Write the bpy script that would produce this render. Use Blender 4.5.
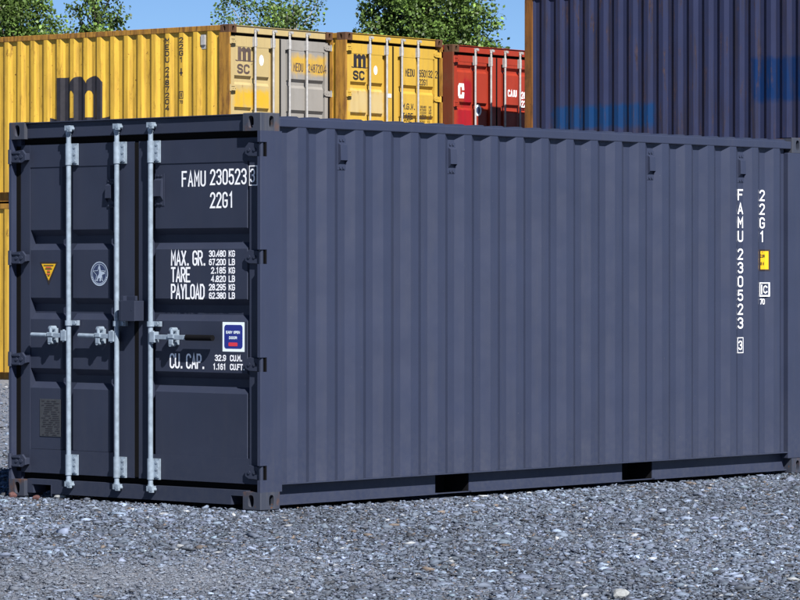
import bpy, math, random
import numpy as np
from mathutils import Vector, Matrix

R = math.radians
sc = bpy.context.scene
for o in list(bpy.data.objects):
    bpy.data.objects.remove(o)

# ------------------------------------------------------------------ camera, sky, sun, exposure
CAM_H = 1.543
cam_d = bpy.data.cameras.new('camera')
cam = bpy.data.objects.new('camera', cam_d)
sc.collection.objects.link(cam)
cam.location = (0, 0, CAM_H)
cam.rotation_euler = (R(90), 0, 0)
cam_d.sensor_width = 36.0
cam_d.lens = 36.0 * 3608.5 / 800.0
cam_d.shift_y = -26.5 / 800.0
cam_d.clip_start = 0.5
cam_d.clip_end = 3000
sc.camera = cam

SUN = Vector((0.420, -1.030, 1.0)).normalized()          # towards the sun
elev = math.asin(SUN.z)
azim = math.atan2(SUN.x, SUN.y)
w = bpy.data.worlds.new('World')
sc.world = w
w.use_nodes = True
nt = w.node_tree
bg = nt.nodes.get('Background') or nt.nodes.new('ShaderNodeBackground')
sky = nt.nodes.new('ShaderNodeTexSky')
sky.sky_type = 'NISHITA'
sky.sun_disc = False
sky.sun_elevation = elev
sky.sun_rotation = azim
sky.air_density = 1.0
sky.dust_density = 0.0
sky.ozone_density = 6.0
sky.altitude = 5000
bg.inputs['Strength'].default_value = 0.05
nt.links.new(sky.outputs[0], bg.inputs[0])
sd = bpy.data.lights.new('sun', 'SUN')
sd.energy = 5.0
sd.angle = R(0.5)
sd.color = (1.0, 0.97, 0.93)
sun = bpy.data.objects.new('sun', sd)
sc.collection.objects.link(sun)
sun.rotation_euler = SUN.to_track_quat('Z', 'Y').to_euler()
sun.location = (10, -20, 30)
sc.view_settings.view_transform = 'Standard'
sc.view_settings.look = 'None'
sc.view_settings.gamma = 1
sc.view_settings.exposure = 1.0
sc.view_settings.use_curve_mapping = False

# ------------------------------------------------------------------ helpers
COL = sc.collection


def tag(o, label=None, cat=None, group=None, kind=None):
    if label: o['label'] = label
    if cat: o['category'] = cat
    if group: o['group'] = group
    if kind: o['kind'] = kind
    return o


def empty(name, loc, rz=0.0):
    o = bpy.data.objects.new(name, None)
    o.empty_display_size = 0.3
    o.location = loc
    o.rotation_euler = (0, 0, rz)
    COL.objects.link(o)
    return o


class MB:
    def __init__(s):
        s.v = []; s.f = []; s.sm = []

    def face(s, pts, smooth=False):
        b = len(s.v)
        s.v += [tuple(p) for p in pts]
        s.f.append(tuple(range(b, b + len(pts))))
        s.sm.append(smooth)

    def idx(s, vs, fs, smooth=False):
        b = len(s.v)
        s.v += [tuple(p) for p in vs]
        for f in fs:
            s.f.append(tuple(b + i for i in f)); s.sm.append(smooth)

    def box(s, x0, x1, y0, y1, z0, z1):
        vs = [(x0, y0, z0), (x1, y0, z0), (x1, y1, z0), (x0, y1, z0), (x0, y0, z1), (x1, y0, z1), (x1, y1, z1), (x0, y1, z1)]
        s.idx(vs, [(0, 3, 2, 1), (4, 5, 6, 7), (0, 1, 5, 4), (1, 2, 6, 5), (2, 3, 7, 6), (3, 0, 4, 7)])

    def prism_z(s, poly, z0, z1):
        n = len(poly)
        vs = [(x, y, z0) for x, y in poly] + [(x, y, z1) for x, y in poly]
        fs = [tuple(range(n - 1, -1, -1)), tuple(range(n, 2 * n))]
        fs += [(i, (i + 1) % n, n + (i + 1) % n, n + i) for i in range(n)]
        s.idx(vs, fs)

    def prism_y(s, poly, y0, y1):                      # poly of (x, z)
        n = len(poly)
        vs = [(x, y0, z) for x, z in poly] + [(x, y1, z) for x, z in poly]
        fs = [tuple(range(n)), tuple(range(2 * n - 1, n - 1, -1))]
        fs += [(i, n + i, n + (i + 1) % n, (i + 1) % n) for i in range(n)]
        s.idx(vs, fs)

    def tube(s, p0, p1, r, n=14, r1=None, caps=True):
        p0 = Vector(p0); p1 = Vector(p1)
        r1 = r if r1 is None else r1
        d = (p1 - p0).normalized()
        a = d.orthogonal().normalized(); b = d.cross(a)
        vs = []
        for p, rr in ((p0, r), (p1, r1)):
            for i in range(n):
                t = 2 * math.pi * i / n
                vs.append(p + a * math.cos(t) * rr + b * math.sin(t) * rr)
        s.idx(vs, [(i, (i + 1) % n, n + (i + 1) % n, n + i) for i in range(n)], True)
        if caps:
            s.face([vs[i] for i in range(n - 1, -1, -1)]); s.face([vs[n + i] for i in range(n)])

    def build(s, name, mat, parent=None, bevel=0.0, label=None):
        me = bpy.data.meshes.new(name)
        me.from_pydata(s.v, [], s.f)
        me.polygons.foreach_set('use_smooth', s.sm)
        mats = mat if isinstance(mat, (list, tuple)) else [mat]
        for m in mats: me.materials.append(m)
        me.update()
        o = bpy.data.objects.new(name, me)
        COL.objects.link(o)
        if parent: o.parent = parent
        if label: o['label'] = label
        if bevel:
            b = o.modifiers.new('bevel', 'BEVEL')
            b.width = bevel; b.segments = 2; b.limit_method = 'ANGLE'; b.angle_limit = R(40)
            b.harden_normals = False
        return o


# ------------------------------------------------------------------ materials
def newmat(name):
    m = bpy.data.materials.new(name)
    m.use_nodes = True
    nt = m.node_tree
    return m, nt, nt.nodes['Principled BSDF']


def N(nt, t, **kw):
    n = nt.nodes.new(t)
    for k, v in kw.items(): setattr(n, k, v)
    return n


def noise(nt, scale, vec=None, detail=4.0, rough=0.6, stretch=None):
    n = N(nt, 'ShaderNodeTexNoise')
    n.inputs['Scale'].default_value = scale
    n.inputs['Detail'].default_value = detail
    n.inputs['Roughness'].default_value = rough
    tc = N(nt, 'ShaderNodeTexCoord')
    mp = N(nt, 'ShaderNodeMapping')
    if stretch: mp.inputs['Scale'].default_value = stretch
    nt.links.new(tc.outputs['Object'], mp.inputs[0])
    nt.links.new(mp.outputs[0], n.inputs['Vector'])
    return n.outputs['Fac']


def ramp(nt, fac, p0, p1, c0=(0, 0, 0, 1), c1=(1, 1, 1, 1)):
    r = N(nt, 'ShaderNodeValToRGB')
    r.color_ramp.elements[0].position = p0; r.color_ramp.elements[0].color = c0
    r.color_ramp.elements[1].position = p1; r.color_ramp.elements[1].color = c1
    nt.links.new(fac, r.inputs[0])
    return r.outputs[0]


def mix(nt, fac, a, b):
    m = N(nt, 'ShaderNodeMix', data_type='RGBA')
    for s, v in ((0, fac), (6, a), (7, b)):
        if isinstance(v, tuple):
            m.inputs[s].default_value = v if len(v) == 4 else (*v, 1)
        elif isinstance(v, (int, float)):
            m.inputs[s].default_value = v
        else:
            nt.links.new(v, m.inputs[s])
    return m.outputs[2]


def math_n(nt, op, a, b=None):
    m = N(nt, 'ShaderNodeMath', operation=op)
    for i, v in enumerate((a, b)):
        if v is None: continue
        if isinstance(v, (int, float)): m.inputs[i].default_value = v
        else: nt.links.new(v, m.inputs[i])
    return m.outputs[0]


def bump(nt, bs, h, strength=0.2, dist=0.01):
    b = N(nt, 'ShaderNodeBump')
    b.inputs['Strength'].default_value = strength
    b.inputs['Distance'].default_value = dist
    nt.links.new(h, b.inputs['Height'])
    nt.links.new(b.outputs[0], bs.inputs['Normal'])


ALB = .76                     # all daylight surface colours, against the exposure above


def plain(name, col, rough=0.6, metal=0.0, var=0.12, scale=6.0, spec=0.5):
    m, nt, bs = newmat(name)
    if 'white' not in name and 'sticker' not in name: col = tuple(c * ALB for c in col)
    f = noise(nt, scale, detail=5)
    d = tuple(c * (1 - var) for c in col); u = tuple(min(1, c * (1 + var)) for c in col)
    nt.links.new(mix(nt, ramp(nt, f, .3, .7), d, u), bs.inputs['Base Color'])
    bs.inputs['Roughness'].default_value = rough
    bs.inputs['Metallic'].default_value = metal
    bs.inputs['Specular IOR Level'].default_value = spec
    return m


def paint(name, col, rust=0.0, rustcol=(.16, .065, .02), dirt=0.25, dirtcol=None, rough=0.5, streak=(7, 7, .5), patches=(), dent=0.0, spec=0.35, chip=0.0, dbias=0.0, dust=0.0, rstretch=(1.6, 1.6, .8)):
    """painted steel: soft blotches, vertical dirt streaks, rust where the paint has worn, overpainted patches given as object space boxes"""
    m, nt, bs = newmat(name)
    col = tuple(c * ALB for c in col); rustcol = tuple(c * ALB for c in rustcol)
    if dirtcol: dirtcol = tuple(c * ALB for c in dirtcol)
    patches = [(*p[:4], tuple(c * ALB for c in p[4]), p[5]) for p in patches]
    base = mix(nt, ramp(nt, noise(nt, 2.2, detail=6), .3, .7), tuple(c * .93 for c in col), tuple(min(1, c * 1.06) for c in col))
    for (x0, x1, z0, z1, pc, amt) in patches:
        tc = N(nt, 'ShaderNodeTexCoord')
        sp = N(nt, 'ShaderNodeSeparateXYZ')
        ad = N(nt, 'ShaderNodeVectorMath', operation='MULTIPLY_ADD')
        nz = N(nt, 'ShaderNodeTexNoise'); nz.inputs['Scale'].default_value = 9
        nt.links.new(tc.outputs['Object'], nz.inputs['Vector'])
        nt.links.new(nz.outputs['Color'], ad.inputs[0]); ad.inputs[1].default_value = (.14, .14, .16)
        nt.links.new(tc.outputs['Object'], ad.inputs[2])
        nt.links.new(ad.outputs[0], sp.inputs[0])
        a = 'X' if x0 is not None else 'X'
        fac = None
        for ax, lo, hi in ((sp.outputs[0] if patches_axis.get(name, 'x') == 'x' else sp.outputs[1], x0 + .07, x1 + .07), (sp.outputs[2], z0 + .08, z1 + .08)):
            for v in (math_n(nt, 'SUBTRACT', ax, lo), math_n(nt, 'SUBTRACT', hi, ax)):
                mr = N(nt, 'ShaderNodeMapRange'); mr.inputs['From Min'].default_value = -.03; mr.inputs['From Max'].default_value = .05
                nt.links.new(v, mr.inputs[0])
                fac = mr.outputs[0] if fac is None else math_n(nt, 'MULTIPLY', fac, mr.outputs[0])
        cov = math_n(nt, 'MULTIPLY', fac, ramp(nt, noise(nt, 5, detail=4), .1, .55, (amt * .75,) * 3 + (1,), (amt,) * 3 + (1,)))
        base = mix(nt, cov, base, pc)
    if dirt:
        dc = dirtcol or tuple(c * .55 for c in col)
        s = ramp(nt, noise(nt, 2.0, detail=6, rough=.65, stretch=streak), .5 - dbias, .78 - dbias)
        base = mix(nt, math_n(nt, 'MULTIPLY', s, dirt), base, dc)
    if rust:
        a = ramp(nt, noise(nt, 3.2, detail=8, rough=.72, stretch=rstretch), .62 - .22 * rust, .72 - .18 * rust)
        b_ = ramp(nt, noise(nt, 1.1, detail=3), .35, .65)
        fac = math_n(nt, 'MULTIPLY', a, math_n(nt, 'ADD', math_n(nt, 'MULTIPLY', b_, 1 - .6 * rust), .6 * rust))
        rc = mix(nt, ramp(nt, noise(nt, 14, detail=5), .3, .7), tuple(c * .5 for c in rustcol), tuple(c * 1.5 for c in rustcol))
        base = mix(nt, fac, base, rc)
    if chip:
        c = ramp(nt, noise(nt, 16, detail=5, rough=.7), .70 - .05 * chip, .72 - .05 * chip)
        base = mix(nt, c, base, tuple(c_ * .9 for c_ in rustcol))
    if dust:                                            # gravel dust thrown up on the lowest half metre, and thin run marks
        tc = N(nt, 'ShaderNodeTexCoord'); sp = N(nt, 'ShaderNodeSeparateXYZ'); nt.links.new(tc.outputs['Object'], sp.inputs[0])
        zz = math_n(nt, 'ADD', sp.outputs[2], math_n(nt, 'MULTIPLY', noise(nt, 3, detail=6), .5))
        low = ramp(nt, math_n(nt, 'MULTIPLY', zz, .7), .22, .62, (1, 1, 1, 1), (0, 0, 0, 1))
        base = mix(nt, math_n(nt, 'MULTIPLY', math_n(nt, 'MULTIPLY', low, ramp(nt, noise(nt, 24, detail=6, rough=.75), .38, .68)), dust), base, (.08, .082, .09))
        runs = ramp(nt, noise(nt, 9, detail=4, rough=.6, stretch=(1, 1, .03)), .60, .74)
        base = mix(nt, math_n(nt, 'MULTIPLY', runs, dust * .30), base, (.057, .061, .075))
        scr = ramp(nt, noise(nt, 55, detail=3, rough=.5), .765, .775)
        base = mix(nt, math_n(nt, 'MULTIPLY', scr, .6), base, (.12, .115, .115))
    nt.links.new(base, bs.inputs['Base Color'])
    rr = ramp(nt, noise(nt, 4.0, detail=4), .3, .7, (rough - .08,) * 3 + (1,), (rough + .1,) * 3 + (1,))
    nt.links.new(rr, bs.inputs['Roughness'])
    bs.inputs['Specular IOR Level'].default_value = spec
    if dent:
        bump(nt, bs, noise(nt, 2.5, detail=2), dent, .02)
    return m


patches_axis = {}
NAVY = (.034, .0425, .079)
M = {}
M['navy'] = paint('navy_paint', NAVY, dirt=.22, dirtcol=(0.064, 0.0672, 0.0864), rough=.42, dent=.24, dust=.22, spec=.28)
M['navy_shaded'] = paint('navy_paint_shaded', (.029, .036, .063), dirt=.22, dirtcol=(.048, .051, .066), rough=.5, dent=.2, dust=.12, spec=.22)  # same navy paint; weaker sunlight on the door end is darkened into it
M['navy_cast'] = paint('navy_casting_paint', (.042, .049, .072), rust=.42, rustcol=(.15, .062, .02), dirt=.6, dirtcol=(.115, .11, .11), rough=.55, chip=1.0)
M['rubber'] = plain('black_rubber_notch_shade', (.005, .005, .006), .8, spec=.08)  # rubber of the grip, also the painted shade in the hinge notches
M['gasket'] = plain('door_gasket', (.0065, .006, .006), .8, spec=.08)
M['dark'] = plain('dark_underside_pocket_shade', (.007, .007, .009), .85, spec=.1)
M['white'] = plain('white_lettering', (.78, .79, .82), .5, var=.06, scale=20)
M['black'] = plain('black_lettering', (0.018, 0.01584, 0.0216), .6, var=.3, scale=10)
M['galv'] = plain('galvanised_steel', (.27, .335, .41), .42, .1, .22, 22)
M['galv_old'] = plain('weathered_galvanised_steel', (.42, .41, .40), .55, .1, .2, 18)
M['plate'] = plain('dull_metal_plate', (0.072, 0.0756, 0.0828), .4, .4, .12, 20)
M['sign_blue'] = plain('sticker_blue', (.012, .02, .19), .35, 0, .03)
M['sign_white'] = plain('sticker_white', (.72, .80, .84), .4, 0, .03)
M['sign_red'] = plain('sticker_red', (.55, .03, .05), .4, 0, .03)
M['sign_yellow'] = plain('sticker_yellow', (0.612, 0.36, 0.00576), .4, 0, .05)
M['sign_black'] = plain('sticker_black', (.02, .013, .01), .5)
M['emblem_light'] = plain('emblem_pale_blue', (.42, .50, .62), .5, var=.15, scale=40)
M['emblem_dark'] = plain('emblem_dark_blue', (.03, .045, .11), .5)
YEL = (.68, .415, .045)
RUSTY = (0.1472, 0.0608, 0.01152)
M['yel_wall'] = paint('yellow_wall_paint', YEL, rust=.28, rustcol=RUSTY, dirt=.7, dirtcol=(.23, .125, .022), rough=.55, chip=.8, dbias=.05, rstretch=(3, 3, .7))
patches_axis['patched_yellow_door_paint'] = 'y'
M['yel_door_p'] = paint('patched_yellow_door_paint', (.56, .35, .050), rust=.10, rustcol=RUSTY, dirt=.4, dirtcol=(.35, .23, .08), rough=.55, patches=[(1.36, 2.30, 1.36, 1.72, (.55, .42, .20), .95)])
M['yel_door'] = paint('yellow_door_paint', (.56, .35, .050), rust=.10, rustcol=RUSTY, dirt=.4, dirtcol=(0.352, 0.2368, 0.0768), rough=.55)
patches_axis['faded_cream_door_paint'] = 'y'
M['cream_door'] = paint('faded_cream_door_paint', (.47, .36, .165), rust=.06, rustcol=RUSTY, dirt=.5, dirtcol=(0.352, 0.256, 0.1408), rough=.6,
                        patches=[(1.40, 2.28, 1.36, 1.65, (.62, .37, .016), .95)])
patches_axis['grey_door_paint'] = 'y'
M['grey_door'] = paint('grey_door_paint', (0.2816, 0.2656, 0.2432), rust=.06, rustcol=RUSTY, dirt=.4, dirtcol=(0.2176, 0.1984, 0.1728), rough=.6,
                       patches=[(.10, .95, 1.91, 2.21, (.56, .34, .035), .95)])
M['rust_post'] = paint('rusty_yellow_steel', (.40, .20, .028), rust=.75, rustcol=(.115, .045, .012), dirt=.8, dirtcol=(.07, .032, .012), rough=.7, rstretch=(5, 5, .6), chip=.6)
M['rust_cast'] = paint('rusty_casting_steel', (0.1024, 0.048, 0.0224), rust=.6, rustcol=(0.0576, 0.0256, 0.0128), dirt=.4, rough=.75)
patches_axis['red_door_paint'] = 'y'
M['red_door'] = paint('red_door_paint', (.34, .034, .014), rust=.05, rustcol=(0.064, 0.0256, 0.0128), dirt=.45, dirtcol=(0.1536, 0.0192, 0.0128), rough=.5,
                      patches=[(1.85, 2.10, 1.62, 2.06, (0.32, 0.00384, 0.01408), .95), (1.85, 2.26, 1.10, 1.60, (0.352, 0.00512, 0.016), .95)])
M['red_wall'] = paint('red_wall_paint', (0.2432, 0.0288, 0.01408), rust=.2, rustcol=(0.0768, 0.032, 0.0128), dirt=.5, dirtcol=(0.128, 0.0192, 0.0128))
M['red_post'] = paint('rusty_red_steel', (0.16, 0.0352, 0.0128), rust=.7, rustcol=(0.1216, 0.0448, 0.016), dirt=.5, rough=.7)
patches_axis['weathered_blue_paint'] = 'x'
M['blue_wall'] = paint('weathered_blue_paint', (.024, .0305, .076), rust=.34, rustcol=(.050, .030, .024), dirt=.9, dirtcol=(.026, .020, .020), rough=.6, spec=.14, streak=(5, 5, .35), rstretch=(4.5, 4.5, .55),
                       patches=[(9.73, 11.68, .76, 1.12, (.002, .036, .125), .95), (5.0, 7.97, 1.07, 1.73, (.0008, .021, .092), .97)])
M['blue_rust'] = paint('rusty_blue_steel', (.20, .075, .012), rust=.75, rustcol=(.085, .034, .010), dirt=.7, dirtcol=(.04, .018, .010), rough=.8, rstretch=(5, 5, .7), chip=.8)

# ------------------------------------------------------------------ stroke lettering (monoline stencil face)
def _arc(cx, cy, rx, ry, a0, a1, n=6):
    return [(cx + rx * math.cos(R(a0 + (a1 - a0) * i / n)), cy + ry * math.sin(R(a0 + (a1 - a0) * i / n))) for i in range(n + 1)]


q = .2
O_ = [(1, q), (1, 1 - q)] + _arc(.5, 1 - q, .5, q, 0, 180)[1:] + [(0, q)] + _arc(.5, q, .5, q, 180, 360)[1:]
S_ = [(1, .8)] + _arc(.5, .8, .5, .2, 0, 180)[1:] + [(0, .68), (.15, .56), (.85, .44), (1, .32), (1, .2)] + _arc(.5, .2, .5, .2, 0, -180)[1:]
G = {
 '0': [O_], 'O': [O_],
 '1': [[(.2, .82), (.55, 1), (.55, 0)]],
 '2': [_arc(.5, .78, .5, .22, 180, 0) + [(1, .66), (0, .0), (1, 0)]],
 '3': [_arc(.5, .79, .5, .21, 170, 0) + [(1, .68), (.82, .55), (.45, .53)], [(.45, .53), (.82, .5), (1, .36), (1, .21)] + _arc(.5, .21, .5, .21, 0, -170)[1:]],
 '4': [[(.75, 0), (.75, 1), (0, .3), (1, .3)]],
 '5': [[(.95, 1), (.08, 1), (.03, .55), (.5, .63), (.85, .57), (1, .4), (1, .21)] + _arc(.5, .21, .5, .21, 0, -170)[1:]],
 '6': [[(.9, .88), (.5, 1), (.12, .85), (0, .6), (0, .22)] + _arc(.5, .22, .5, .22, 180, 360)[1:] + [(1, .4), (.75, .56), (.3, .56), (.02, .42)]],
 '7': [[(0, 1), (1, 1), (.35, 0)]],
 '8': [[(.5, .53), (.1, .63), (.05, .8)] + _arc(.5, .8, .45, .2, 180, 0)[1:] + [(.9, .63), (.5, .53)], [(.5, .52), (.08, .42), (0, .22)] + _arc(.5, .22, .5, .22, 180, 360)[1:] + [(.92, .42), (.5, .52)]],
 '9': [[(.1, .12), (.5, 0), (.88, .15), (1, .4), (1, .78)] + _arc(.5, .78, .5, .22, 0, 180)[1:] + [(0, .6), (.25, .44), (.7, .44), (.98, .58)]],
 'A': [[(0, 0), (.5, 1), (1, 0)], [(.2, .3), (.8, .3)]],
 'B': [[(0, 0), (0, 1), (.7, 1), (.95, .88), (.95, .65), (.7, .53), (.05, .53)], [(.7, .52), (1, .4), (1, .14), (.7, 0), (0, 0)]],
 'C': [[(1, .8)] + _arc(.5, .8, .5, .2, 0, 180)[1:] + [(0, .2)] + _arc(.5, .2, .5, .2, 180, 360)[1:]],
 'D': [[(0, 0), (0, 1), (.6, 1), (1, .8), (1, .2), (.6, 0), (0, 0)]],
 'E': [[(1, 1), (0, 1), (0, 0), (1, 0)], [(.06, .52), (.8, .52)]],
 'F': [[(1, 1), (0, 1), (0, 0)], [(.06, .53), (.8, .53)]],
 'G': [[(1, .8)] + _arc(.5, .8, .5, .2, 0, 180)[1:] + [(0, .2)] + _arc(.5, .2, .5, .2, 180, 360)[1:] + [(1, .46), (.55, .46)]],
 'I': [[(.5, 0), (.5, 1)]],
 'K': [[(0, 0), (0, 1)], [(1, 1), (.08, .45)], [(.25, .55), (1, 0)]],
 'L': [[(0, 1), (0, 0), (1, 0)]],
 'M': [[(0, 0), (0, 1), (.5, .4), (1, 1), (1, 0)]],
 'N': [[(0, 0), (0, 1), (1, 0), (1, 1)]],
 'P': [[(0, 0), (0, 1), (.7, 1), (1, .87), (1, .6), (.7, .47), (.05, .47)]],
 'R': [[(0, 0), (0, 1), (.7, 1), (1, .87), (1, .62), (.7, .5), (.05, .5)], [(.5, .47), (1, 0)]],
 'S': [S_],
 'T': [[(0, 1), (1, 1)], [(.5, .95), (.5, 0)]],
 'U': [[(0, 1), (0, .2)] + _arc(.5, .2, .5, .2, 180, 360)[1:] + [(1, 1)]],
 'W': [[(0, 1), (.25, 0), (.5, .65), (.75, 0), (1, 1)]],
 'X': [[(0, 0), (1, 1)], [(0, 1), (1, 0)]],
 'Y': [[(0, 1), (.5, .48), (1, 1)], [(.5, .45), (.5, 0)]],
 'Z': [[(0, 1), (1, 1), (0, 0), (1, 0)]],
}


def ribbon(mb, pts, th, mp, k):
    n = len(pts)
    closed = (abs(pts[0][0] - pts[-1][0]) + abs(pts[0][1] - pts[-1][1])) < 1e-6
    if closed: pts = pts[:-1]; n -= 1
    P = [Vector(p) for p in pts]
    L_, R_ = [], []
    for i in range(n):
        a = P[i - 1] if (i > 0 or closed) else None
        b = P[(i + 1) % n] if (i < n - 1 or closed) else None
        d0 = (P[i] - a).normalized() if a is not None else None
        d1 = (b - P[i]).normalized() if b is not None else None
        if d0 is None: d0 = d1
        if d1 is None: d1 = d0
        n0 = Vector((-d0.y, d0.x)); n1 = Vector((-d1.y, d1.x))
        m = n0 + n1
        m = n0 if m.length < 1e-4 else m.normalized()
        s = th / 2 / max(.42, m.dot(n0))
        ext = Vector((0, 0))
        if not closed and i == 0: ext = -d1 * th * .4
        if not closed and i == n - 1: ext = d0 * th * .4
        L_.append(P[i] + m * s + ext); R_.append(P[i] - m * s + ext)
    rng = range(n) if closed else range(n - 1)
    for i in rng:
        j = (i + 1) % n
        mb.face([mp(L_[i].x, L_[i].y, k), mp(R_[i].x, R_[i].y, k), mp(R_[j].x, R_[j].y, k), mp(L_[j].x, L_[j].y, k)])


def planar(o, u, v, n, lift=.0015):
    o = Vector(o); u = Vector(u); v = Vector(v); n = Vector(n)
    return lambda a, b, k: o + u * a + v * b + n * (lift + k * .0004)


def text(mb, mp, s, x, y, width, h, th, gap=.34):
    """string laid from x to x+width, baseline y; every advance equal, dots take a third"""
    adv = [(.42 if c in '.,' else .75 if c == ' ' else .5 if c == 'I' else 1.0) for c in s]
    y += th / 2; h -= th
    tot = sum(adv) - gap * .8
    unit = width / tot
    cx = x
    for c, a in zip(s, adv):
        gw = unit * (1 - gap)
        if c in '.,':
            e = th * .62
            mb.face([mp(cx, y - th * .4, 0), mp(cx + 2 * e, y - th * .4, 0), mp(cx + 2 * e, y + 2 * e - th * .4, 0), mp(cx, y + 2 * e - th * .4, 0)])
        elif c != ' ':
            for k, st in enumerate(G[c]):
                g = gw * (.5 if c == 'I' else 1)
                ribbon(mb, [(cx + p[0] * g, y + p[1] * h) for p in st], th, mp, k)
        cx += unit * a


def rect_ring(mb, mp, x0, x1, y0, y1, th, k=0):
    ribbon(mb, [(x0, y0), (x1, y0), (x1, y1), (x0, y1), (x0, y0)], th, mp, k)


def rect(mb, mp, x0, x1, y0, y1, k=0):
    mb.face([mp(x0, y0, k), mp(x1, y0, k), mp(x1, y1, k), mp(x0, y1, k)])


def rrect(mb, mp, x0, x1, y0, y1, r, k=0):
    pts = _arc(x1 - r, y1 - r, r, r, 0, 90) + _arc(x0 + r, y1 - r, r, r, 90, 180) + _arc(x0 + r, y0 + r, r, r, 180, 270) + _arc(x1 - r, y0 + r, r, r, 270, 360)
    mb.face([mp(a, b, k) for a, b in pts])


# the heavy lower case m with slab feet, as vertical spans per column
def m_spans(x):
    out = []
    stem = lambda a, b: a <= x <= b
    top = None
    if 112 <= x <= 184: top = 103 + abs((x - 149) / 36.) ** 2.4 * 30
    if 184 <= x <= 248: top = 103 + abs((x - 214) / 35.) ** 2.4 * 30
    if stem(65, 112): out.append((105, 283))
    elif stem(133, 180) or stem(207, 248): out.append((top, 283))
    elif stem(112, 133):
        t = (x - 112) / 21.; out.append((top, 172 - 14 * math.sin(t * 3.14))); out.append((268, 280))
    elif stem(180, 207):
        t = (x - 180) / 27.; out.append((top, 176 - 16 * math.sin(t * 3.14))); out.append((268, 280))
    elif stem(33, 65):
        t = (x - 33) / 32.; out.append((265 + 9 * t, 284 - 3 * math.cos(t * 3)))
    elif stem(248, 279):
        t = (x - 248) / 31.; out.append((272 - 6 * t, 283 - 5 * t))
    return out


def m_logo(mb, mp, x, y, width, height, step=1.5):
    sx = width / 246.; sz = height / 181.
    X = 33.0
    while X < 279:
        for t, b in m_spans(X + step / 2):
            a0 = x + (X - 33) * sx; a1 = a0 + step * sx
            mb.face([mp(a0, y + (284 - b) * sz, 0), mp(a1, y + (284 - b) * sz, 0), mp(a1, y + (284 - t) * sz, 0), mp(a0, y + (284 - t) * sz, 0)])
        X += step


# ------------------------------------------------------------------ containers
W = 2.438
PITCH = .2787
YO, YI = .006, .042            # outer and inner planes of the corrugated wall


def corr_profile(L, ep=.222):
    """(x, depth) polyline of the long wall, first inner flat behind the door post"""
    pts = []
    k = 0
    while True:
        a = .156 + PITCH * k
        seq = [(a, YO), (a + .066, YI), (a + .134, YI), (a + .2, YO)]
        pts += seq
        k += 1
        if a > L: break
    pts = [p for p in pts if .2 < p[0] < L - ep - .003]
    return [(.2, YI if abs(.2 - .222) < .03 else YO)] + pts + [(L - ep - .003, depth_raw(L - ep - .003))]


def depth_raw(x):
    t = (x - .156) % PITCH
    if t < .066: return YO + (YI - YO) * t / .066
    if t < .134: return YI
    if t < .2: return YI - (YI - YO) * (t - .134) / .066
    return YO


def conform(mb, x0, x1, z0, z1, lift, side='near', k=0):
    """a patch that follows the corrugated wall"""
    xs = {x0, x1}
    kk = int((x0 - .156) / PITCH) - 1
    for j in range(kk, kk + int((x1 - x0) / PITCH) + 4):
        for d in (0, .066, .134, .2):
            v = .156 + PITCH * j + d
            if x0 < v < x1: xs.add(v)
    xs = sorted(xs)
    for a, b in zip(xs, xs[1:]):
        da, db = depth_raw(a) - lift, depth_raw(b) - lift
        ya, yb = (da, db) if side == 'near' else (W - da, W - db)
        mb.face([(a, ya, z0), (b, yb, z0), (b, yb, z1), (a, ya, z1)])


def hole_plate(mb, o, u, v, n, wd, ht, cu, cv, ru, rv, depth=.03):
    """flat plate wd x ht with an oval hole and the hole's wall running inwards"""
    o = Vector(o); u = Vector(u); v = Vector(v); n = Vector(n)
    k = 24
    H_, B_ = [], []
    sg = lambda t: 1 if t > 0 else -1
    for i in range(k):                                  # 24 steps: the rectangle's corners fall on 45 degrees
        t = 2 * math.pi * i / k
        c, s = math.cos(t), math.sin(t)
        H_.append((cu + ru * sg(c) * abs(c) ** .75, cv + rv * sg(s) * abs(s) ** .75))
        m = max(abs(c), abs(s)); c, s = c / m, s / m
        B_.append((cu + c * ((wd - cu) if c > 0 else cu), cv + s * ((ht - cv) if s > 0 else cv)))
    P = lambda a, d=0: o + u * a[0] + v * a[1] - n * d
    for i in range(k):
        j = (i + 1) % k
        mb.face([P(B_[i]), P(B_[j]), P(H_[j]), P(H_[i])])
        mb.face([P(H_[i]), P(H_[j]), P(H_[j], depth), P(H_[i], depth)], True)


def casting(parent, x, y, z, sx, sy, sz, mat):
    """corner fitting 178 x 162 x 118 with its three oval apertures; (x, y, z) is the outer corner, signs point inwards"""
    mb = MB()
    lx, ly, lz = .178, .162, .118
    e = .0
    ux, uy, uz = Vector((sx, 0, 0)), Vector((0, sy, 0)), Vector((0, 0, sz))
    o = Vector((x, y, z))
    c = .006
    hole_plate(mb, o + uy * c + uz * c, uy, uz, -ux, ly - c, lz - c, .089 - c, .060 - c, .026, .040)
    hole_plate(mb, o + ux * c + uz * c, ux, uz, -uy, lx - c, lz - c, .101 - c, .060 - c, .022, .040)
    hole_plate(mb, o + ux * c + uy * c, ux, uy, -uz, lx - c, ly - c, .100 - c, .088 - c, .055, .028)
    # chamfers
    def P(a, b, d): return o + ux * a + uy * b + uz * d
    mb.face([P(0, c, c), P(0, c, lz), P(c, 0, lz), P(c, 0, c)])
    mb.face([P(0, c, c), P(0, ly, c), P(c, ly, 0), P(c, c, 0)])
    mb.face([P(c, 0, c), P(lx, 0, c), P(lx, c, 0), P(c, c, 0)])
    mb.face([P(0, c, c), P(c, 0, c), P(c, c, 0)])
    # inner sides
    mb.face([P(lx, 0, c), P(lx, ly, c), P(lx, ly, lz), P(lx, 0, lz)])
    mb.face([P(0, ly, c), P(lx, ly, c), P(lx, ly, lz), P(0, ly, lz)])
    mb.face([P(c, 0, lz), P(lx, 0, lz), P(lx, ly, lz), P(0, ly, lz), P(0, c, lz)])
    return mb.build('corner_casting', mat, parent)


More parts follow.
